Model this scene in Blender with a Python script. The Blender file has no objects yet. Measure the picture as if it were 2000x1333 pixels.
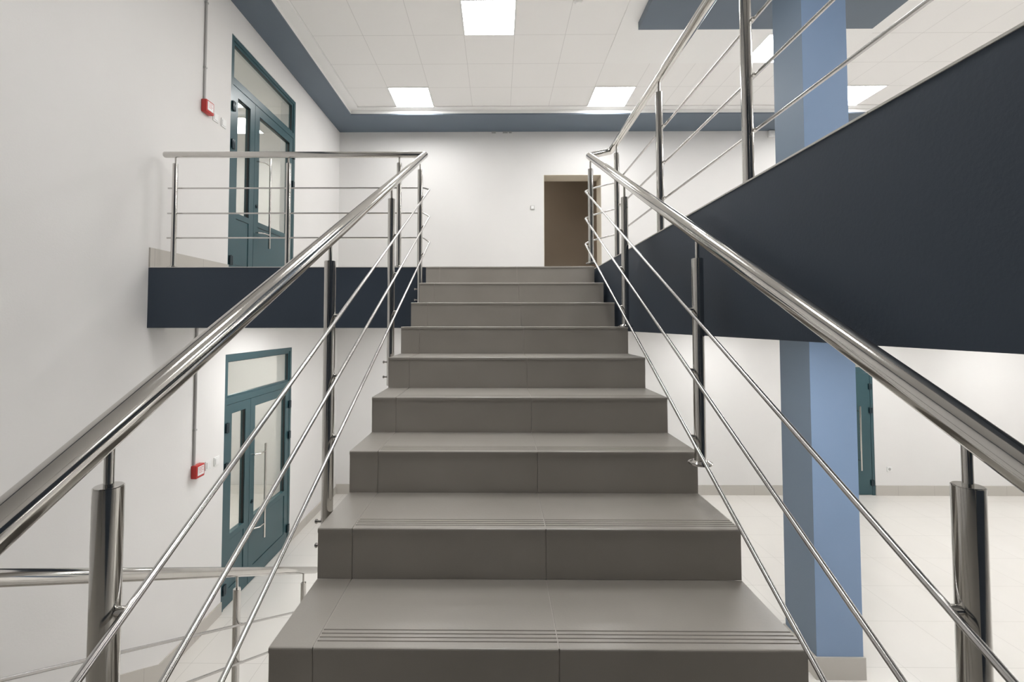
import bpy, bmesh, math
from mathutils import Vector, Matrix

S = bpy.context.scene
COL = S.collection
R = math.radians

# ------------------------------------------------------------------ camera, light, exposure
H = 2.8773                      # eye height above the lower floor
cd = bpy.data.cameras.new('camera'); cam = bpy.data.objects.new('camera', cd); COL.objects.link(cam)
cam.location = (0, 0, H)
cam.rotation_euler = (math.pi / 2 + 0.0349, 0, 0.0082)
cd.sensor_width = 36.0
cd.lens = 891.1 / 2000 * 36
cd.shift_x = 0.0175
cd.shift_y = -0.0324
cd.clip_start = 0.02; cd.clip_end = 100
S.camera = cam

W = bpy.data.worlds.new('world'); S.world = W; W.use_nodes = True
W.node_tree.nodes['Background'].inputs[0].default_value = (0.8, 0.85, 0.9, 1)
W.node_tree.nodes['Background'].inputs[1].default_value = 0.3
S.view_settings.view_transform = 'Standard'
S.view_settings.look = 'None'
S.view_settings.gamma = 1
S.view_settings.use_curve_mapping = False
S.view_settings.exposure = 0.06
UP_LAMP = 24.5                  # panel radiance, upper storey
LOW_LAMP = 20.0                 # panel radiance, lower storey

# ------------------------------------------------------------------ dimensions
XL = -2.7475; YB = 7.804; XR = 10.0; YF = -3.6
ZL = 3.3238                     # landing level
ZS = 6.208; ZC = 6.30           # dark soffit, tile ceiling
SX0, SX1 = -0.5598, 0.7504      # stair sides
RISE, GO = 0.1546, 0.30
def nose(k): return 1.139 + GO * (k - 1), H - 0.7903 + RISE * (k - 1)
YS = 3.5526; XG = 0.7796        # slab edges
ZMID = nose(-3)[1]

# ------------------------------------------------------------------ materials
def mat(name, base=(.8, .8, .8), rough=.5, metal=0, spec=.5):
    m = bpy.data.materials.new(name); m.use_nodes = True
    b = m.node_tree.nodes['Principled BSDF']
    b.inputs['Base Color'].default_value = (*base, 1)
    b.inputs['Roughness'].default_value = rough
    b.inputs['Metallic'].default_value = metal
    b.inputs['Specular IOR Level'].default_value = spec
    return m
def N(m, t, **kw):
    n = m.node_tree.nodes.new(t)
    for k, v in kw.items(): setattr(n, k, v)
    return n
def L(m, a, b): m.node_tree.links.new(a, b)
def bsdf(m): return m.node_tree.nodes['Principled BSDF']
def mottled(name, c1, c2, scale=3, rough=.5, rvar=.0, bump=0, bscale=60, spec=.5, detail=5):
    m = mat(name, c1, rough, 0, spec)
    tc = N(m, 'ShaderNodeTexCoord'); no = N(m, 'ShaderNodeTexNoise')
    no.inputs['Scale'].default_value = scale; no.inputs['Detail'].default_value = detail
    L(m, tc.outputs['Object'], no.inputs['Vector'])
    cr = N(m, 'ShaderNodeValToRGB'); cr.color_ramp.elements[0].position = .3; cr.color_ramp.elements[1].position = .7
    cr.color_ramp.elements[0].color = (*c1, 1); cr.color_ramp.elements[1].color = (*c2, 1)
    L(m, no.outputs['Fac'], cr.inputs[0]); L(m, cr.outputs[0], bsdf(m).inputs['Base Color'])
    if rvar:
        mr = N(m, 'ShaderNodeMapRange'); mr.inputs[3].default_value = rough - rvar; mr.inputs[4].default_value = rough + rvar
        L(m, no.outputs['Fac'], mr.inputs[0]); L(m, mr.outputs[0], bsdf(m).inputs['Roughness'])
    if bump:
        n2 = N(m, 'ShaderNodeTexNoise'); n2.inputs['Scale'].default_value = bscale; n2.inputs['Detail'].default_value = 6
        L(m, tc.outputs['Object'], n2.inputs['Vector'])
        bp = N(m, 'ShaderNodeBump'); bp.inputs['Strength'].default_value = bump; bp.inputs['Distance'].default_value = .002
        L(m, n2.outputs['Fac'], bp.inputs['Height']); L(m, bp.outputs[0], bsdf(m).inputs['Normal'])
    return m
def gridded(name, tile, joint, size, origin, axes='XY', jw=.004, rough=.4, c2=None, nscale=1.5, spec=.5):
    """tile colour broken by thin joints on a world-size grid"""
    m = mat(name, tile, rough, 0, spec)
    tc = N(m, 'ShaderNodeTexCoord'); sp = N(m, 'ShaderNodeSeparateXYZ'); L(m, tc.outputs['Object'], sp.inputs[0])
    outs = []
    for i, a in enumerate(axes):
        sub = N(m, 'ShaderNodeMath', operation='SUBTRACT'); L(m, sp.outputs[a], sub.inputs[0]); sub.inputs[1].default_value = origin[i] - jw / 2 - 100 * size[i]
        mod = N(m, 'ShaderNodeMath', operation='MODULO'); L(m, sub.outputs[0], mod.inputs[0]); mod.inputs[1].default_value = size[i]
        lt = N(m, 'ShaderNodeMath', operation='LESS_THAN'); L(m, mod.outputs[0], lt.inputs[0]); lt.inputs[1].default_value = jw
        outs.append(lt)
    v = outs[0]
    if len(outs) > 1:
        mx = N(m, 'ShaderNodeMath', operation='MAXIMUM'); L(m, outs[0].outputs[0], mx.inputs[0]); L(m, outs[1].outputs[0], mx.inputs[1]); v = mx
    no = N(m, 'ShaderNodeTexNoise'); no.inputs['Scale'].default_value = nscale; no.inputs['Detail'].default_value = 6
    mp = N(m, 'ShaderNodeMapping'); mp.inputs['Scale'].default_value = (1, .35, 1)
    L(m, tc.outputs['Object'], mp.inputs[0]); L(m, mp.outputs[0], no.inputs['Vector'])
    mixc = N(m, 'ShaderNodeMix', data_type='RGBA'); L(m, no.outputs['Fac'], mixc.inputs[0])
    mixc.inputs[6].default_value = (*tile, 1); mixc.inputs[7].default_value = (*(c2 or tile), 1)
    m2 = N(m, 'ShaderNodeMix', data_type='RGBA'); L(m, v.outputs[0], m2.inputs[0]); L(m, mixc.outputs[2], m2.inputs[6]); m2.inputs[7].default_value = (*joint, 1)
    L(m, m2.outputs[2], bsdf(m).inputs['Base Color'])
    return m
M = {}
M['wall'] = mottled('white_plaster', (.755, .742, .728), (.785, .772, .758), 1.2, .7, 0, .25, 90, .3)
M['gypsum'] = mottled('white_gypsum', (.87, .865, .855), (.88, .875, .865), 2, .6, 0, .1, 80, .3)
M['ceiling'] = gridded('ceiling_tiles', (.86, .85, .84), (.68, .67, .66), (.6, .6), (-.4, 5.29), 'XY', .006, .8, (.88, .87, .86), 2, .2)
M['slate'] = mottled('slate_grey_paint', (.122, .155, .198), (.128, .162, .206), 3, .45, 0, .15, 120, .4)
M['navy'] = mottled('dark_navy_paint', (.048, .064, .090), (.053, .070, .097), 2, .55, .04, .2, 100, .3)
M['bluegrey'] = mottled('grey_blue_side', (.135, .178, .235), (.142, .187, .246), 2, .5, .03, .2, 100, .4)
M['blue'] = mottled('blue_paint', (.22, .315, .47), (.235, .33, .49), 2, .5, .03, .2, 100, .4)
M['tread'] = mottled('grey_brown_stair_tile', (.40, .373, .335), (.44, .413, .375), 4, .30, .012, .10, 200, .6, 3)
M['riser'] = M['tread']
M['grout'] = mottled('stair_grout', (.50, .475, .44), (.56, .53, .49), 20, .9)
M['floor'] = gridded('cream_floor_tiles', (.70, .675, .635), (.52, .50, .465), (.6, .6), (-2.6, .35), 'XY', .003, .22, (.76, .735, .70), 2.2, .5)
M['skirt'] = gridded('beige_skirting_tiles', (.50, .475, .43), (.36, .34, .31), (.6,), (3.60,), 'Y', .004, .4, (.54, .51, .47), 3)
M['skirtx'] = gridded('beige_skirting_tiles_across', (.50, .475, .43), (.36, .34, .31), (.6,), (.1,), 'X', .004, .4, (.54, .51, .47), 3)
M['steel'] = mottled('polished_stainless_steel', (.60, .585, .56), (.64, .625, .60), 12, .10, .03)
bsdf(M['steel']).inputs['Metallic'].default_value = 1
M['steel_rod'] = mottled('brushed_stainless_rod', (.56, .55, .54), (.60, .59, .58), 30, .22, .04)
bsdf(M['steel_rod']).inputs['Metallic'].default_value = 1
M['teal'] = mottled('teal_powder_coat', (.032, .082, .096), (.036, .088, .103), 6, .3, .03, 0, 1, .5)
M['black'] = mat('black_gasket', (.012, .014, .016), .4)
M['hinge'] = mat('dark_hinge_metal', (.012, .03, .04), .3, .2)
M['plastic'] = mat('white_plastic', (.80, .80, .79), .35)
M['greyplastic'] = mat('grey_plastic', (.42, .42, .41), .5)
M['conduit'] = mat('grey_conduit', (.48, .47, .46), .5)
M['red'] = mat('red_plastic', (.52, .035, .03), .35)
M['redprint'] = mat('red_print', (.55, .12, .12), .5)
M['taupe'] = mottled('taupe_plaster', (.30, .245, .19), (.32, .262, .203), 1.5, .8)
M['reveal'] = mottled('cream_plaster', (.66, .60, .50), (.69, .63, .53), 2, .8)
def glass():
    m = bpy.data.materials.new('door_glass'); m.use_nodes = True; nt = m.node_tree; nt.nodes.clear()
    o = nt.nodes.new('ShaderNodeOutputMaterial'); mx = nt.nodes.new('ShaderNodeMixShader')
    t = nt.nodes.new('ShaderNodeBsdfTransparent'); t.inputs[0].default_value = (.93, .95, .94, 1)
    g = nt.nodes.new('ShaderNodeBsdfGlossy'); g.inputs['Roughness'].default_value = .01
    f = nt.nodes.new('ShaderNodeFresnel'); 
    ge = nt.nodes.new('ShaderNodeNewGeometry'); mr = nt.nodes.new('ShaderNodeMapRange')
    mr.inputs[3].default_value = 1.5; mr.inputs[4].default_value = 1 / 1.5      # leaving the pane: same reflectance as entering
    nt.links.new(ge.outputs['Backfacing'], mr.inputs[0]); nt.links.new(mr.outputs[0], f.inputs[0])
    nt.links.new(f.outputs[0], mx.inputs[0]); nt.links.new(t.outputs[0], mx.inputs[1]); nt.links.new(g.outputs[0], mx.inputs[2]); nt.links.new(mx.outputs[0], o.inputs[0])
    return m
M['glass'] = glass()
def emit(name, col, st):
    m = bpy.data.materials.new(name); m.use_nodes = True; nt = m.node_tree; nt.nodes.clear()
    o = nt.nodes.new('ShaderNodeOutputMaterial'); e = nt.nodes.new('ShaderNodeEmission'); e.inputs[0].default_value = (*col, 1); e.inputs[1].default_value = st
    nt.links.new(e.outputs[0], o.inputs[0]); return m
M['lamp'] = emit('lit_diffuser', (1, .995, .985), UP_LAMP)
M['lamp_low'] = emit('lit_diffuser_lower', (1, .995, .985), LOW_LAMP)
M['lamp_side'] = emit('lit_diffuser_corridor', (1, .97, .92), 17)  # also used by the lamps added in the side rooms
M['lamp_hall_fill'] = emit('hall_fill_diffuser', (1, .95, .88), 17)

# ------------------------------------------------------------------ mesh helpers
def box(bm, x0, x1, y0, y1, z0, z1, bev=0):
    g = bmesh.new()
    bmesh.ops.create_cube(g, size=1)
    for v in g.verts:
        v.co = Vector(((x0 + x1) / 2 + v.co.x * (x1 - x0), (y0 + y1) / 2 + v.co.y * (y1 - y0), (z0 + z1) / 2 + v.co.z * (z1 - z0)))
    if bev: bmesh.ops.bevel(g, geom=g.edges[:], offset=bev, segments=2, affect='EDGES', profile=.5)
    join(bm, g)
def join(bm, g):
    me = bpy.data.meshes.new('t'); g.to_mesh(me); g.free(); bm.from_mesh(me); bpy.data.meshes.remove(me)
def cyl(bm, p0, p1, r, seg=24, r2=None, bev=0):
    p0 = Vector(p0); p1 = Vector(p1); d = p1 - p0
    g = bmesh.new()
    bmesh.ops.create_cone(g, cap_ends=True, segments=seg, radius1=r, radius2=r if r2 is None else r2, depth=d.length)
    if bev:
        ed = [e for e in g.edges if abs(e.verts[0].co.z - e.verts[1].co.z) < 1e-6]
        bmesh.ops.bevel(g, geom=ed, offset=bev, segments=2, affect='EDGES')
    rot = d.to_track_quat('Z', 'Y').to_matrix().to_4x4()
    bmesh.ops.transform(g, matrix=Matrix.Translation((p0 + p1) / 2) @ rot, verts=g.verts)
    join(bm, g)
def prism(bm, pts, a, b, axis='X'):
    """extrude a closed profile along an axis; profile is (y,z) for X, (x,z) for Y, (x,y) for Z"""
    def P(p, t): return {'X': (t, p[0], p[1]), 'Y': (p[0], t, p[1]), 'Z': (p[0], p[1], t)}[axis]
    g = bmesh.new()
    v0 = [g.verts.new(P(p, a)) for p in pts]; v1 = [g.verts.new(P(p, b)) for p in pts]
    n = len(pts)
    g.faces.new(v0); g.faces.new(v1[::-1])
    for i in range(n): g.faces.new((v0[i], v1[i], v1[(i + 1) % n], v0[(i + 1) % n]))
    bmesh.ops.recalc_face_normals(g, faces=g.faces)
    join(bm, g)
def fillet(pts, r, n=6):
    pts = [Vector(p) for p in pts]; out = [pts[0]]
    for i in range(1, len(pts) - 1):
        a, b, c = pts[i - 1], pts[i], pts[i + 1]
        u = (a - b).normalized(); w = (c - b).normalized()
        ang = u.angle(w)
        t = min(r / math.tan(ang / 2), (a - b).length * .45, (c - b).length * .45)
        p, q = b + u * t, b + w * t
        for k in range(n + 1):
            s = k / n; out.append((1 - s) ** 2 * p + 2 * s * (1 - s) * b + s * s * q)
    out.append(pts[-1]); return out
def tube(bm, pts, r, seg=20, dome=0):
    pts = [Vector(p) for p in pts]; n = len(pts)
    tan = []
    for i in range(n):
        a = pts[i] - pts[i - 1] if i else pts[1] - pts[0]
        b = pts[i + 1] - pts[i] if i < n - 1 else a
        tan.append((a.normalized() + b.normalized()).normalized())
    up = Vector((0, 0, 1)); nrm = (up - tan[0] * up.dot(tan[0])).normalized()
    rings = []
    def ring(c, nrm, t, rr):
        bn = t.cross(nrm)
        return [bm.verts.new(c + (nrm * math.cos(2 * math.pi * k / seg) + bn * math.sin(2 * math.pi * k / seg)) * rr) for k in range(seg)]
    frames = []
    for i in range(n):
        if i:
            q = tan[i - 1].rotation_difference(tan[i]); nrm = (q @ nrm); nrm = (nrm - tan[i] * nrm.dot(tan[i])).normalized()
        frames.append(nrm.copy())
    if dome:
        for k in (2, 1): rings.append(ring(pts[0] - tan[0] * dome * math.sin(k * .5), frames[0], tan[0], r * math.cos(k * .5)))
    for i in range(n): rings.append(ring(pts[i], frames[i], tan[i], r))
    if dome:
        for k in (1, 2): rings.append(ring(pts[-1] + tan[-1] * dome * math.sin(k * .5), frames[-1], tan[-1], r * math.cos(k * .5)))
    for a, b in zip(rings, rings[1:]):
        for k in range(seg): bm.faces.new((a[k], a[(k + 1) % seg], b[(k + 1) % seg], b[k]))
    bm.faces.new(rings[0][::-1]); bm.faces.new(rings[-1])
def obj(name, bm, m, parent=None, smooth=False, loc=None):
    if loc is not None:
        bmesh.ops.translate(bm, vec=-Vector(loc), verts=bm.verts)
    bmesh.ops.recalc_face_normals(bm, faces=bm.faces)
    me = bpy.data.meshes.new(name); bm.to_mesh(me); bm.free()
    me.materials.append(m if not isinstance(m, str) else M[m])
    if smooth:
        for p in me.polygons: p.use_smooth = True
        me.set_sharp_from_angle(angle=R(35))
    o = bpy.data.objects.new(name, me); COL.objects.link(o)
    if loc is not None: o.location = loc
    if parent is not None:
        o.parent = parent
        o.matrix_parent_inverse = Matrix.Translation(-world_loc(parent))
    return o
def world_loc(o):
    v = Vector(o.location)
    if o.parent is not None:       # parents are only translated; inverse keeps world coordinates
        return v
    return v
def B(name, m, parent=None, *boxes, bev=0, smooth=False):
    bm = bmesh.new()
    for b in boxes: box(bm, *b, bev=bev)
    return obj(name, bm, m, parent, smooth)
def tag(o, label=None, cat=None, group=None, kind=None):
    if label: o['label'] = label
    if cat: o['category'] = cat
    if group: o['group'] = group
    if kind: o['kind'] = kind
    return o
def thing(name, loc, label, cat, group=None, kind=None):
    o = bpy.data.objects.new(name, None); COL.objects.link(o); o.location = loc; o.empty_display_size = .1
    return tag(o, label, cat, group, kind)
def struct(name, bm, m, label, cat):
    return tag(obj(name, bm, m), label, cat, kind='structure')
def SB(name, m, label, cat, *boxes, bev=0):
    bm = bmesh.new()
    for b in boxes: box(bm, *b, bev=bev)
    return struct(name, bm, m, label, cat)

# ------------------------------------------------------------------ room shell
D0, D1 = 4.597, 6.085           # door opening along the left wall
DH = 2.565                      # door height
T = .2
SB('floor', 'floor', 'cream tiled floor of the lower hall', 'floor', (XL - 3, XR + .2, YF - .2, YB + 3, -.2, 0))
SB('wall_left', 'wall', 'tall white plaster wall on the left with two teal doors', 'wall',
   (XL - T, XL, YF, D0, 0, 6.6), (XL - T, XL, D1, YB + T, 0, 6.6),
   (XL - T, XL, D0, D1, DH, ZL), (XL - T, XL, D0, D1, ZL + DH, 6.6))
BX0, BX1 = 4.93, 6.335          # lower back door
DX0, DX1, DZ = .794, 1.782, 5.449
SB('wall_back', 'wall', 'white plaster wall across the back of both storeys', 'wall',
   (XL, BX0, YB, YB + .34, 0, ZL), (BX1, XR, YB, YB + .34, 0, ZL), (BX0, BX1, YB, YB + .34, 2.55, ZL),
   (XL, DX0, YB, YB + .34, ZL, 6.6), (DX1, XR, YB, YB + .34, ZL, 6.6), (DX0, DX1, YB, YB + .34, DZ, 6.6))
SB('wall_right', 'wall', 'white wall far to the right', 'wall', (XR, XR + T, YF, YB + .34, 0, 6.6))
SB('wall_front', 'navy', 'grey wall behind the camera', 'wall', (XL - T, XR + T, YF - T, YF, 0, 6.6))
SB('ceiling', 'ceiling', 'white tiled suspended ceiling above the upper storey', 'ceiling', (XL - .2, XR + .2, YF - .2, YB + .3, ZC, ZC + .2))
# dark soffit bands along the left and back walls
SB('trim_1', 'slate', 'slate grey ceiling soffit along the left and back walls', 'soffit',
   (XL, -2.343, YF, 7.151, ZS, ZS + .02), (XL, XR, 7.151, YB, ZS, ZS + .02))
SB('trim_2', 'gypsum', 'white gypsum border between grey soffit and ceiling tiles', 'ceiling trim',
   (-2.40, -2.21, YF, 7.05, ZC - .016, ZC - .001), (-2.40, XR, 7.05, 7.20, ZC - .016, ZC - .001),
   (-2.40, -2.345, YF, 7.153, ZS + .020, ZC - .016), (-2.40, XR, 7.153, 7.20, ZS + .020, ZC - .016))
SB('trim_3', 'gypsum', 'white plain ceiling border around the dark ceiling panel', 'ceiling trim',
   (1.4, 4.4, 2.0, 5.29, ZC - .006, ZC - .001), (1.4, 3.2, 5.29, 5.89, ZC - .006, ZC - .001), (3.8, 4.4, 5.29, 5.89, ZC - .006, ZC - .001))
SB('trim_4', 'slate', 'slate grey dropped ceiling panel around the blue column', 'ceiling panel',
   (1.593, 4.228, 2.2, 5.07, ZS, ZC - .006))
# upper storey slab and tiled floor
ZB1, ZB2 = 2.8447, 2.832
SB('floor_upper', 'floor', 'cream tiled floor of the upper landing and gallery', 'floor',
   (XL, SX0, YS - .003, YB, ZL - .005, ZL), (SX0, XG - .003, 3.84, YB, ZL - .005, ZL), (XG - .003, XR, YF, YB, ZL - .005, ZL))
for lb, bb in (('left landing', (XL, SX0, YS + .2, YB, ZB1 + .03, ZL - .005)), ('landing behind the stairs', (SX0, XG, 3.86, YB, ZB1 + .03, ZL - .005)),
               ('gallery', (XG + .2, XR, YF, YB, ZB2 + .03, ZL - .005))):
    SB('ceiling_lower', 'gypsum', 'white underside of the %s slab' % lb, 'ceiling', bb)
SB('trim_5', 'navy', 'dark navy slab edge under the left landing railing', 'slab edge',
   (XL, SX0, YS, YS + .2, ZB1, ZL - .005))
SB('trim_6', 'navy', 'long dark navy slab edge of the gallery right of the stairs', 'slab edge',
   (XG, XG + .2, YF, YB, ZB2, ZL - .005))
# mid landing behind the camera and its slab
SB('floor_middle', 'tread', 'grey tiled intermediate landing at the foot of the flight', 'floor',
   (XL, XG, YF, nose(-2)[0], ZMID - .2, ZMID))
# baseboards
SB('baseboard_left', 'skirt', 'beige tile skirting along the left wall downstairs', 'baseboard',
   (XL, XL + .012, 3.77, D0, 0, .12), (XL, XL + .012, D1, YB, 0, .12))
SB('baseboard_back', 'skirtx', 'beige tile skirting along the lower back wall', 'baseboard',
   (XL + .012, BX0, YB - .012, YB, 0, .165), (BX1, XR, YB - .012, YB, 0, .165))
SB('baseboard_upper', 'skirt', 'beige tile skirting on the upper landing', 'baseboard',
   (XL, XL + .012, YS, D0, ZL, ZL + .155), (XL, XL + .012, D1, YB, ZL, ZL + .155),
   (XL + .012, DX0, YB - .012, YB, ZL, ZL + .155), (DX1, XR, YB - .012, YB, ZL, ZL + .155))
# sloping skirting beside the lower flight
bm = bmesh.new()
prism(bm, [(3.77, 0), (3.77, .12), (3.55, .24), (.90, ZMID + .16), (.90, ZMID - .1), (3.2, 0)], XL, XL + .012, 'X')
struct('baseboard_stair', bm, 'skirt', 'beige tile skirting rising beside the lower stair flight', 'baseboard')
# column
CX0, CX1, CY0, CY1 = 2.5851, 2.9625, 3.818, 4.218
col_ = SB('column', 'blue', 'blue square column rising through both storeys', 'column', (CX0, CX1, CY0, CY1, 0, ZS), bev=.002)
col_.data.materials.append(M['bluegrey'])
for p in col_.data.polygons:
    if abs(p.normal.x) > .9: p.material_index = 1  # both x-facing sides take the darker, greyer blue
B('baseboard', 'skirtx', col_, (CX0 - .012, CX1 + .012, CY0 - .012, CY1 + .012, 0, .178), bev=.001)
# taupe hall behind the doorway
tp = SB('wall_hall', 'taupe', 'taupe wall seen through the doorway', 'wall',
   (-.9, 2.1, 9.6, 9.75, ZL, 6.2), (1.98, 2.13, YB + .34, 9.6, ZL, 6.2), (-1.05, -.9, YB + .34, 9.75, ZL, 6.2))
SB('floor_hall', 'floor', 'tiled floor behind the doorway', 'floor', (-1.05, 2.13, YB, 9.75, ZL - .15, ZL - .001))
SB('ceiling_hall', 'taupe', 'ceiling of the hall behind the doorway', 'ceiling', (-1.05, 2.13, YB + .34, 9.75, 6.2, 6.3))
bm = bmesh.new()
box(bm, DX0, DX0 + .006, YB - .002, YB + .342, ZL, DZ); box(bm, DX1 - .006, DX1, YB - .002, YB + .342, ZL, DZ)
box(bm, DX0, DX1, YB - .002, YB + .342, DZ - .006, DZ)
struct('door_4', bm, 'reveal', 'open doorway with cream reveal in the upper back wall', 'doorway')
# side rooms behind the glazed doors, with added lamps to light them
def side_room(z0, n, nm):
    SB('wall_%s' % nm, 'wall', 'pale room behind the %s glazed door' % nm, 'wall',
       (XL - 2.6, XL - 2.5, 3.2, 8.2, z0, z0 + 2.7), (XL - 2.6, XL - T, 3.1, 3.2, z0, z0 + 2.7), (XL - 2.6, XL - T, 8.2, 8.3, z0, z0 + 2.7),
       (XL - 2.6, XL - T, 3.1, 8.3, z0 + 2.7, z0 + 2.8))
    if z0 > 0: SB('floor_%s' % nm, 'floor', 'tiled floor behind the upper glazed door', 'floor', (XL - 2.6, XL - T, 3.1, 8.3, z0 - .15, z0))
side_room(0, 1, 'side_lower'); side_room(ZL, 2, 'side_upper')
SB('wall_vestibule', 'wall', 'pale room behind the lower back door', 'wall',
   (BX0 - .8, BX1 + .8, YB + 2.2, YB + 2.3, 0, 2.8), (BX0 - .9, BX0 - .8, YB + .34, YB + 2.3, 0, 2.8), (BX1 + .8, BX1 + .9, YB + .34, YB + 2.3, 0, 2.8),
   (BX0 - .9, BX1 + .9, YB + .34, YB + 2.3, 2.8, 2.9))

# ------------------------------------------------------------------ ceiling lights
def ceiling_light(x, y, z, label, mt, group, s=.6):
    t = thing('ceiling_light', (x + s / 2, y + s / 2, z), label, 'ceiling light', group)
    e = .014
    B('frame', 'plastic', t, (x, x + e, y, y + s, z - .008, z), (x + s - e, x + s, y, y + s, z - .008, z),
      (x + e, x + s - e, y, y + e, z - .008, z), (x + e, x + s - e, y + s - e, y + s, z - .008, z))
    B('diffuser', mt, t, (x + e, x + s - e, y + e, y + s - e, z - .006, z - .002))
    return t
zc = ZC - .0005
ups = [(-.4, 4.69, 'square ceiling light nearest above the top of the stairs'),
       (-1.6, 6.47, 'square ceiling light left of centre, close to the back soffit'),
       (1.4, 6.47, 'square ceiling light close to the back soffit, above the doorway'),
       (5.0, 6.47, 'square ceiling light right of the blue column near the back soffit'),
       (3.2, 5.29, 'square ceiling light half hidden behind the blue column')]
for x, y, lb in ups: ceiling_light(x, y, zc, lb, 'lamp', 'square panel lights in the upper ceiling')
for x, y in [(6.8, 5.29), (8.6, 6.47), (2.6, 1.39), (.8, 2.89), (-.4, 2.29), (5.0, 2.89), (8.0, 2.89), (5.0, .79), (7.4, .79), (-.4, .79)]:  # unseen panels, several placed to light treads, upper risers and column front
    ceiling_light(x, y, zc, 'added square panel light out of view in the upper ceiling', 'lamp', 'added panel lights out of view upstairs')
for x, y in [(-2.2, 4.6), (-1.3, 6.2), (0.1, 4.3), (1.3, 5.9)]:
    ceiling_light(x, y, ZB1 + .0295, 'square panel light out of view under the landing slab', 'lamp_low', 'square panel lights out of view downstairs')
for x, y in [(1.7, 2.6), (3.6, 1.0), (3.2, 6.5), (3.6, 2.2), (5.6, 6.4), (5.6, 4.0), (5.6, 1.6), (8.0, 6.4), (7.7, 3.0), (8.9, 5.2)]:  # unseen panels, some added to brighten the back wall and column front
    ceiling_light(x, y, ZB2 + .0295, 'added square panel light out of view under the gallery slab', 'lamp_low', 'square panel lights out of view downstairs')
for z in (2.7, ZL + 2.7):
    for y in (4.0, 5.4, 6.8):  # unseen lamps added to brighten what shows through the door panes
        ceiling_light(XL - 1.7, y, z - .0005, 'added square panel light in a side room behind a glazed door', 'lamp_side', 'side room panel lights')
ceiling_light(-.7, 8.6, 6.1995, 'unseen fill light added in the hall behind the doorway', 'lamp_hall_fill', 'added hall fill light')  # hidden lamp added to lift the hall wall seen through the doorway
ceiling_light(5.3, YB + 1.0, 2.7995, 'square panel light behind the lower back door', 'lamp_side', 'side room panel lights')

# ------------------------------------------------------------------ staircase
def tread_profile(y0, z0, depth, grooves):
    """tread slab profile in (y,z): nose at y0, top at z0"""
    th = .013; r = .004
    pts = [(y0 - .003, z0 - th), (y0 - .003, z0 - r), (y0 - .003 + r * .3, z0 - r * .3), (y0 - .003 + r, z0)]
    if grooves:
        for g in (.020, .034, .048, .062):
            pts += [(y0 + g, z0), (y0 + g + .0012, z0 - .0025), (y0 + g + .0038, z0 - .0025), (y0 + g + .005, z0)]
    pts += [(y0 + depth, z0), (y0 + depth, z0 - th)]
    return pts
def make_flight(name, label, x0, x1, noses, go, rise, xs, slab_poly, sgn=1):
    """noses: list of (y, z) of each nose; sgn=1 when climbing towards +y"""
    root = thing(name, ((x0 + x1) / 2, noses[0][0], noses[0][1] - rise), label, 'staircase')
    for (yn, zn) in noses:
        ob = bmesh.new()
        ya, yb = yn + sgn * .010, yn + sgn * go
        ya = yn + sgn * .003
        box(ob, x0 + .010, x1 - .010, min(ya, yb), max(ya, yb), zn - rise + .001, zn - .0022)
        st = obj('step', ob, 'grout', root)
        for i, (a, b) in enumerate(zip(xs, xs[1:])):
            ga = a + (.0016 if i else 0); gb = b - (.0016 if i < len(xs) - 2 else 0)
            tb = bmesh.new(); pr = tread_profile(0, zn, go - .001, i > 0)
            prism(tb, [(yn + sgn * p[0], p[1]) for p in pr], ga, gb, 'X')
            obj('tread_tile', tb, 'tread', st)
            rb = bmesh.new(); y_a, y_b = yn, yn + sgn * .011
            box(rb, ga, gb, min(y_a, y_b), max(y_a, y_b), zn - rise, zn - .0135)
            obj('riser_tile', rb, 'riser', st)
        # tiles closing both side faces of the step
        yc = yn + sgn * .0115
        for xa in (x0, x1 - .0095):
            sb = bmesh.new(); box(sb, xa, xa + .0095, min(yc, yb), max(yc, yb), zn - rise, zn - .0135)
            obj('side_tile', sb, 'tread', st)
    sl = bmesh.new(); prism(sl, slab_poly, x0 + .012, x1 - .012, 'X'); obj('stair_slab', sl, 'wall', root)
    return root
ns = [nose(k) for k in range(-2, 10)]
y0, z0 = nose(-2); y9, z9 = nose(9)
slab = [(y0 + .02, z0 - RISE - .01), (y9 + .02, z9 - RISE - .01), (y9 + .02, z9 - RISE - .26), (y0 + .02, z0 - RISE - .26)]
make_flight('staircase', 'grey brown tiled staircase climbing from the camera to the upper landing', SX0, SX1, ns, GO, RISE,
            [SX0, -.452, .149, SX1], slab)
# lower flight, descending away from the camera on the left
LX0, LX1 = XL + .013, -1.40
rj = ZMID / 10; gj = .285
nl = [(3.49 - gj * j, rj * (j + 1)) for j in range(10)]
slab2 = [(3.3, .0), (3.3, rj * .9), (.93, ZMID - rj * 1.2), (.93, ZMID - .35), (2.7, 0)]
make_flight('staircase', 'lower tiled stair flight at the left wall, dropping to the hall floor', LX0, LX1, nl, gj, rj,
            [LX0, LX0 + .15, -1.99, LX1], slab2, -1)
SB('floor_mid_left', 'tread', 'grey tiled landing at the head of the lower flight', 'floor', (XL, LX1, nose(-2)[0], nl[-1][0] - gj - .012, ZMID - .2, ZMID))

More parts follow.
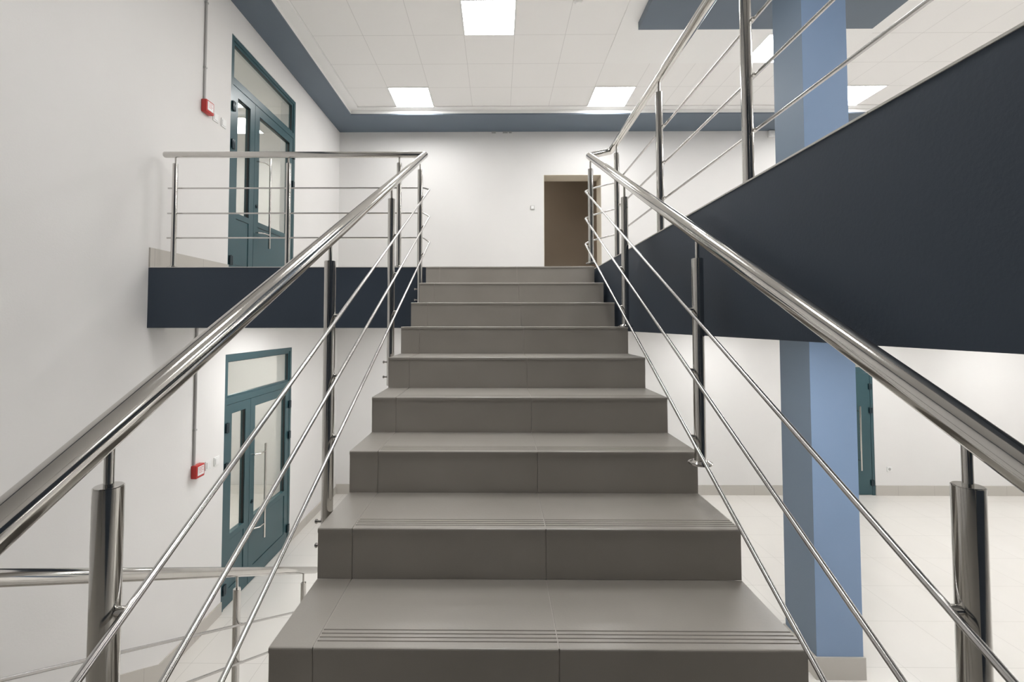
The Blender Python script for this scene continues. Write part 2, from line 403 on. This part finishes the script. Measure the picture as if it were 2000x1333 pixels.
# ------------------------------------------------------------------ railings
RR = .0245; PR = .0193; ROD = .0062
def add_post(root, x, y, zb, zt, zrail, rods=(), side=None, base=True, bolts=None):
    """rods: [(dx, dy, z)] offset of each rod from the post axis"""
    bm = bmesh.new(); cyl(bm, (x, y, zb), (x, y, zt), PR, 32, bev=.0015)
    p = obj('post', bm, 'steel', root, True)
    bm = bmesh.new(); cyl(bm, (x, y, zt - .004), (x, y, zrail), .0066, 16)
    obj('spigot', bm, 'steel', p, True)
    if base:
        bm = bmesh.new(); cyl(bm, (x, y, zb), (x, y, zb + .007), .040, 32, bev=.002); cyl(bm, (x, y, zb + .007), (x, y, zb + .014), .034, 32, .024)
        obj('base_plate', bm, 'steel', p, True)
    for (dx, dy, z) in rods:
        bm = bmesh.new(); v = Vector((dx, dy, 0)); u = v.normalized()
        cyl(bm, Vector((x, y, z)) + u * (PR - .003), Vector((x, y, z)) + v, .0075, 14)
        obj('rod_holder', bm, 'steel', p, True)
    if bolts:
        for z in bolts:
            bm = bmesh.new(); cyl(bm, (x - .034, y, z), (x + .024, y, z), .0045, 12); cyl(bm, (x - .040, y, z), (x - .032, y, z), .008, 12, bev=.002)
            obj('bolt', bm, 'steel', p, True)
    return p
def rail(root, pts, rad=.02):
    bm = bmesh.new(); tube(bm, fillet(pts, rad, 6), RR, 36, .012); return obj('handrail', bm, 'steel', root, True)
def rod(root, pts, rad=.03):
    bm = bmesh.new(); tube(bm, fillet(pts, rad, 8), ROD, 14, .002); return obj('rod', bm, 'steel_rod', root, True)

# left: stair railing turning onto the landing edge
SL = .518; zr = lambda y: 2.365 + SL * y
g = thing('railing', (-.58, 1.57, zr(1.57) - .9), 'stainless railing on the left side of the flight, turning left along the landing edge', 'railing')
XRL = -.58; YLR = 3.60; ZLR = 4.236
rail(g, [(XRL, -.25, zr(-.25)), (XRL, YLR - .008, zr(YLR - .008)), (-2.672, YLR, ZLR)], .012)
rods_l = [((.604, 2.412), (3.61, 3.945), 3.973), ((.762, 2.292), (3.617, 3.728), 3.768), ((.924, 2.168), (3.624, 3.523), 3.569)]
def lin(a, b, y): return a[1] + (b[1] - a[1]) / (b[0] - a[0]) * (y - a[0])
for a, b, zz in rods_l:
    rod(g, [(-.548, -.2, lin(a, b, -.2)), (-.548, b[0] + .02, lin(a, b, b[0] + .02)), (-.60, 3.638, zz), (-2.665, 3.632, zz)], .028)
for i, y in enumerate((.684, 1.568, 2.466, 3.374)):
    zt = zr(y) - .083
    k = math.floor((y - .839) / .3); zn = nose(k)[1]      # tread the post passes
    add_post(g, XRL, y, zn - .16, zt, zr(y) - .015, [(.032, 0, lin(a, b, y)) for a, b, zz in rods_l], base=False, bolts=(zn - .035, zn - .115))
for x in (-2.587, -1.675, -.787):
    add_post(g, x, YLR, ZL, 4.162, ZLR - .015, [(0, .032, zz) for a, b, zz in rods_l])
# right: stair railing turning onto the gallery edge
g = thing('railing', (.69, 1.57, zr(1.57) - .9), 'stainless railing on the right side of the flight, turning back along the gallery edge', 'railing')
XRR = .695; XGR = .89
rail(g, [(XRR, -.25, zr(-.25)), (XRR, 3.44, zr(3.44) + .01), (.875, 3.50, 4.215), (XGR, 3.40, ZLR), (XGR, -1.6, ZLR)], .015)
rods_r = [((.609, 2.417), (3.418, 3.874), 3.973), ((.771, 2.292), (3.426, 3.669), 3.768), ((.957, 2.151), (3.433, 3.476), 3.569)]
for a, b, zz in rods_r:
    rod(g, [(.662, -.2, lin(a, b, -.2)), (.662, b[0] + .02, lin(a, b, b[0] + .02)), (.725, 3.445, b[1] + .035), (.922, 3.50, zz), (.922, -1.5, zz)], .025)
for y in (.689, 1.589, 2.489, 3.389):
    k = math.floor((y - .839) / .3) + 1; zn = nose(k)[1]
    add_post(g, XRR, y, zn, zr(y) - .083, zr(y) - .015, [(-.033, 0, lin(a, b, y)) for a, b, zz in rods_r])
for y in (3.385, 2.485, 1.610, .71, -.19):
    add_post(g, XGR, y, ZL, 4.155, ZLR - .015, [(.032, 0, zz) for a, b, zz in rods_r])
# railing of the lower flight
XLR = -1.45; zq = lambda y: 2.836 - .52 * y
g = thing('railing', (XLR, 2.6, .6), 'stainless railing low on the left beside the flight going down', 'railing')
rail(g, [(XLR, .85, zq(.85)), (XLR, 3.68, zq(3.68))], .02)
offs = (.285, .49, .70)
for o_ in offs: rod(g, [(XLR + .033, .9, zq(.9) - o_), (XLR + .033, 3.56, zq(3.56) - o_)])
for y in (.95, 1.70, 2.577, 3.46):
    j = 0
    for (yn, zn) in nl:
        if y < yn: j = zn
    add_post(g, XLR, y, max(j, 0) if j else 0, zq(y) - .09, zq(y) - .015, [(.033, 0, zq(y) - o_) for o_ in offs])

# ------------------------------------------------------------------ teal double doors
def double_door(name, label, P, w, h, split, handle_u, zb, small_first=True, stile=.095):
    """P(u, z, d) -> world point; u runs 0..w along the wall, d is depth out of the wall"""
    o0 = P(w / 2, zb, 0)
    root = thing(name, o0, label, 'door', kind='structure')
    def bx(*bs, bev=0):
        bm = bmesh.new()
        for (u0, u1, z0, z1, d0, d1) in bs:
            a = P(u0, zb + z0, d0); b = P(u1, zb + z1, d1)
            box(bm, min(a[0], b[0]), max(a[0], b[0]), min(a[1], b[1]), max(a[1], b[1]), min(a[2], b[2]), max(a[2], b[2]), bev=bev)
        return bm
    F = .045; TR0, TR1 = 2.05, 2.12   # transom rail
    fr = obj('door_frame', bx((0, F, 0, h, -.06, .004), (w - F, w, 0, h, -.06, .004), (F, w - F, h - F, h, -.06, .004), (F, w - F, TR0, TR1, -.06, .004)), 'teal', root)
    # beads round the transom pane
    e = .03
    tb = obj('transom_bead', bx((F, F + e, TR1, h - F, -.05, -.008), (w - F - e, w - F, TR1, h - F, -.05, -.008), (F + e, w - F - e, h - F - e, h - F, -.05, -.008), (F + e, w - F - e, TR1, TR1 + .02, -.05, -.008)), 'teal', root)
    obj('transom_pane', bx((F + e, w - F - e, TR1 + .02, h - F - e, -.032, -.026)), 'glass', root)
    obj('gasket', bx((F + e, F + e + .006, TR1 + .02, h - F - e, -.026, -.012), (w - F - e - .006, w - F - e, TR1 + .02, h - F - e, -.026, -.012),
                     (F + e, w - F - e, h - F - e - .006, h - F - e, -.026, -.012)), 'black', root)
    for (a, b, is_main) in ((F + .004, split - .003, not small_first), (split + .003, w - F - .004, small_first)):
        s = stile if is_main else .095; z1 = TR0 - .005; zm = .72; k = .17
        st_ = s
        lf = obj('door_leaf', bx((a, a + s, .01, z1, -.055, 0), (b - s, b, .01, z1, -.055, 0), (a + s, b - s, z1 - .095, z1, -.055, 0),
                                 (a + s, b - s, .01, k, -.055, 0), (a + s, b - s, zm - .06, zm, -.055, 0)), 'teal', root)
        obj('lower_panel', bx((a + s + .006, b - s - .006, k + .006, zm - .066, -.045, -.006)), 'teal', lf)
        obj('gasket', bx((a + s, a + s + .006, k, zm - .06, -.03, -.010), (b - s - .006, b - s, k, zm - .06, -.03, -.010),
                         (a + s, b - s, k, k + .006, -.03, -.010), (a + s, b - s, zm - .066, zm - .06, -.03, -.010),
                         (a + s, a + s + .007, zm, z1 - .095, -.03, -.010), (b - s - .007, b - s, zm, z1 - .095, -.03, -.010),
                         (a + s, b - s, z1 - .101, z1 - .095, -.03, -.010)), 'black', lf)
        obj('window_pane', bx((a + s + .004, b - s - .004, zm, z1 - .095, -.034, -.028)), 'glass', lf)
        hu = a if a < w / 2 and a < split - .05 else b
        sg = -1 if hu == a else 1
        for zh in ((.16, 1.37, 1.77)):
            bm = bx((hu - .026, hu - .004, zh, zh + .095, 0, .022), (hu + .004, hu + .026, zh, zh + .095, 0, .022), (hu - .026, hu + .026, zh + .03, zh + .065, 0, .016), bev=.002)
            a0 = P(hu, zb + zh - .004, .014); a1 = P(hu, zb + zh + .099, .014); cyl(bm, a0, a1, .0085, 14)
            obj('hinge', bm, 'hinge', lf, True)
        if is_main:
            bm = bmesh.new()
            u = handle_u
            cyl(bm, P(u, zb + .43, .075), P(u, zb + 1.50, .075), .013, 18, bev=.001)
            near = a if abs(u - a) < abs(u - b) else b
            us = u if stile > .2 else near + (.05 if near == a else -.05)
            for zz in (.59, 1.41):
                cyl(bm, P(us, zb + zz, 0), P(us, zb + zz, .03), .009, 14)
                if us != u: tube(bm, fillet([P(us, zb + zz, .028), P((us * .7 + u * .3), zb + zz, .075), P(u, zb + zz, .075)], .01), .008, 12)
                else: cyl(bm, P(us, zb + zz, .028), P(us, zb + zz, .075), .008, 12)
            obj('handle', bm, 'steel', lf, True)
            bm = bmesh.new(); ul = us if us != u else a + .05
            cyl(bm, P(ul, zb + .89, 0), P(ul, zb + .89, .008), .022, 18, bev=.002); cyl(bm, P(ul, zb + .89, .008), P(ul, zb + .89, .014), .009, 12)
            obj('lock', bm, 'hinge', lf, True)
    return root
PL = lambda u, z, d: (XL - .008 + d, D0 + u, z)
double_door('door_1', 'teal glazed double door upstairs in the left wall', PL, D1 - D0, DH - .003, 5.085 - D0, 5.30 - D0, ZL)
double_door('door_2', 'teal glazed double door downstairs in the left wall', PL, D1 - D0, DH - .003, 5.10 - D0, 5.30 - D0, 0)
PB = lambda u, z, d: (BX0 + u, YB + .008 - d, z)
double_door('door_3', 'teal double door downstairs in the back wall, mostly hidden by the blue column', PB, BX1 - BX0, 2.547, .42, 6.06 - BX0, 0, True, .285)

# ------------------------------------------------------------------ small fittings
def call_point(y, z, label):
    t = thing('fire_alarm_call_point', (XL, y, z), label, 'fire alarm', None)
    a = .058
    B('housing', 'red', t, (XL, XL + .052, y - a, y + a, z - a, z + a), bev=.006, smooth=True)
    B('front_plate', 'plastic', t, (XL + .050, XL + .056, y - a + .016, y + a - .016, z - a + .022, z + a - .014), bev=.002)
    B('printed_text', 'redprint', t, *[(XL + .0555, XL + .0568, y - .03, y + .03 - .012 * (i % 2), z + .030 - i * .014, z + .034 - i * .014) for i in range(4)])
call_point(4.190, 4.906, 'red fire alarm call point beside the upper teal door')
call_point(4.165, 1.544, 'red fire alarm call point beside the lower teal door')
def conduit(y, z0, z1, label):
    bm = bmesh.new(); cyl(bm, (XL + .011, y, z0), (XL + .011, y, z1), .011, 14)
    n = max(2, int((z1 - z0) / .6))
    o = tag(obj('conduit', bm, 'conduit', None, True), label, 'conduit')
    for i in range(n):
        z = z0 + (i + .5) * (z1 - z0) / n
        B('clip', 'greyplastic', o, (XL, XL + .024, y - .013, y + .013, z - .008, z + .008), bev=.001)
conduit(4.165, 4.906 + .058, ZS, 'grey vertical conduit running from the upper fire alarm to the ceiling')
conduit(4.135, 1.544 + .058, ZB1 + .02, 'grey vertical conduit running from the lower fire alarm to the slab')
def plate_x(y, z, label):
    t = thing('light_switch', (XL, y, z), label, 'light switch')
    B('faceplate', 'plastic', t, (XL, XL + .009, y - .04, y + .04, z - .042, z + .042), bev=.002)
    B('rocker', 'plastic', t, (XL + .009, XL + .014, y - .027, y + .027, z - .028, z + .028), bev=.002)
plate_x(4.345, 4.882, 'white wall switch next to the upper fire alarm')
plate_x(4.475, 4.882, 'white wall switch right beside the upper teal door frame')
plate_x(4.345, 1.540, 'white wall switch next to the lower fire alarm')
plate_x(4.475, 1.540, 'white wall switch right beside the lower teal door frame')
t = thing('light_switch', (.597, YB, 4.877), 'small white wall switch left of the open doorway', 'light switch')
B('faceplate', 'conduit', t, (.562, .632, YB - .014, YB, 4.842, 4.912), bev=.002)
B('rocker', 'plastic', t, (.572, .622, YB - .022, YB - .016, 4.850, 4.904), bev=.002)
t = thing('wall_socket', (6.568, YB, .438), 'small white wall socket low on the back wall right of the teal door', 'socket')
B('faceplate', 'plastic', t, (6.528, 6.608, YB - .010, YB, .398, .478), bev=.002)
bm = bmesh.new(); cyl(bm, (6.568, YB - .010, .438), (6.568, YB - .013, .438), .022, 20); obj('socket_well', bm, 'greyplastic', t, True)
t = thing('motion_sensor', (4.706, YB, 6.14), 'small white sensor box high on the back wall beside the column', 'sensor')
B('housing', 'plastic', t, (4.655, 4.757, YB - .05, YB, 6.085, 6.20), bev=.008, smooth=True)
B('lens', 'gypsum', t, (4.680, 4.732, YB - .058, YB - .048, 6.10, 6.14), bev=.003)
t = thing('smoke_detector', (.852, 4.71, ZC), 'white round smoke detector on the ceiling tiles', 'smoke detector')
bm = bmesh.new(); cyl(bm, (.852, 4.71, ZC - .018), (.852, 4.71, ZC), .05, 28, bev=.003); obj('base', bm, 'plastic', t, True)
bm = bmesh.new(); cyl(bm, (.852, 4.71, ZC - .045), (.852, 4.71, ZC - .018), .030, 28, .042, bev=.003); obj('sensor_head', bm, 'gypsum', t, True)
for x, w_, lb in ((-.07, .07, 'leftmost'), (.13, .085, 'middle'), (.215, .05, 'rightmost')):
    tag(B('wall_bracket', 'greyplastic', None, (x - w_ / 2, x + w_ / 2, YB - .02, YB, ZS - .028, ZS), bev=.002),
        'tiny grey bracket under the back soffit, %s of three' % lb, 'bracket')
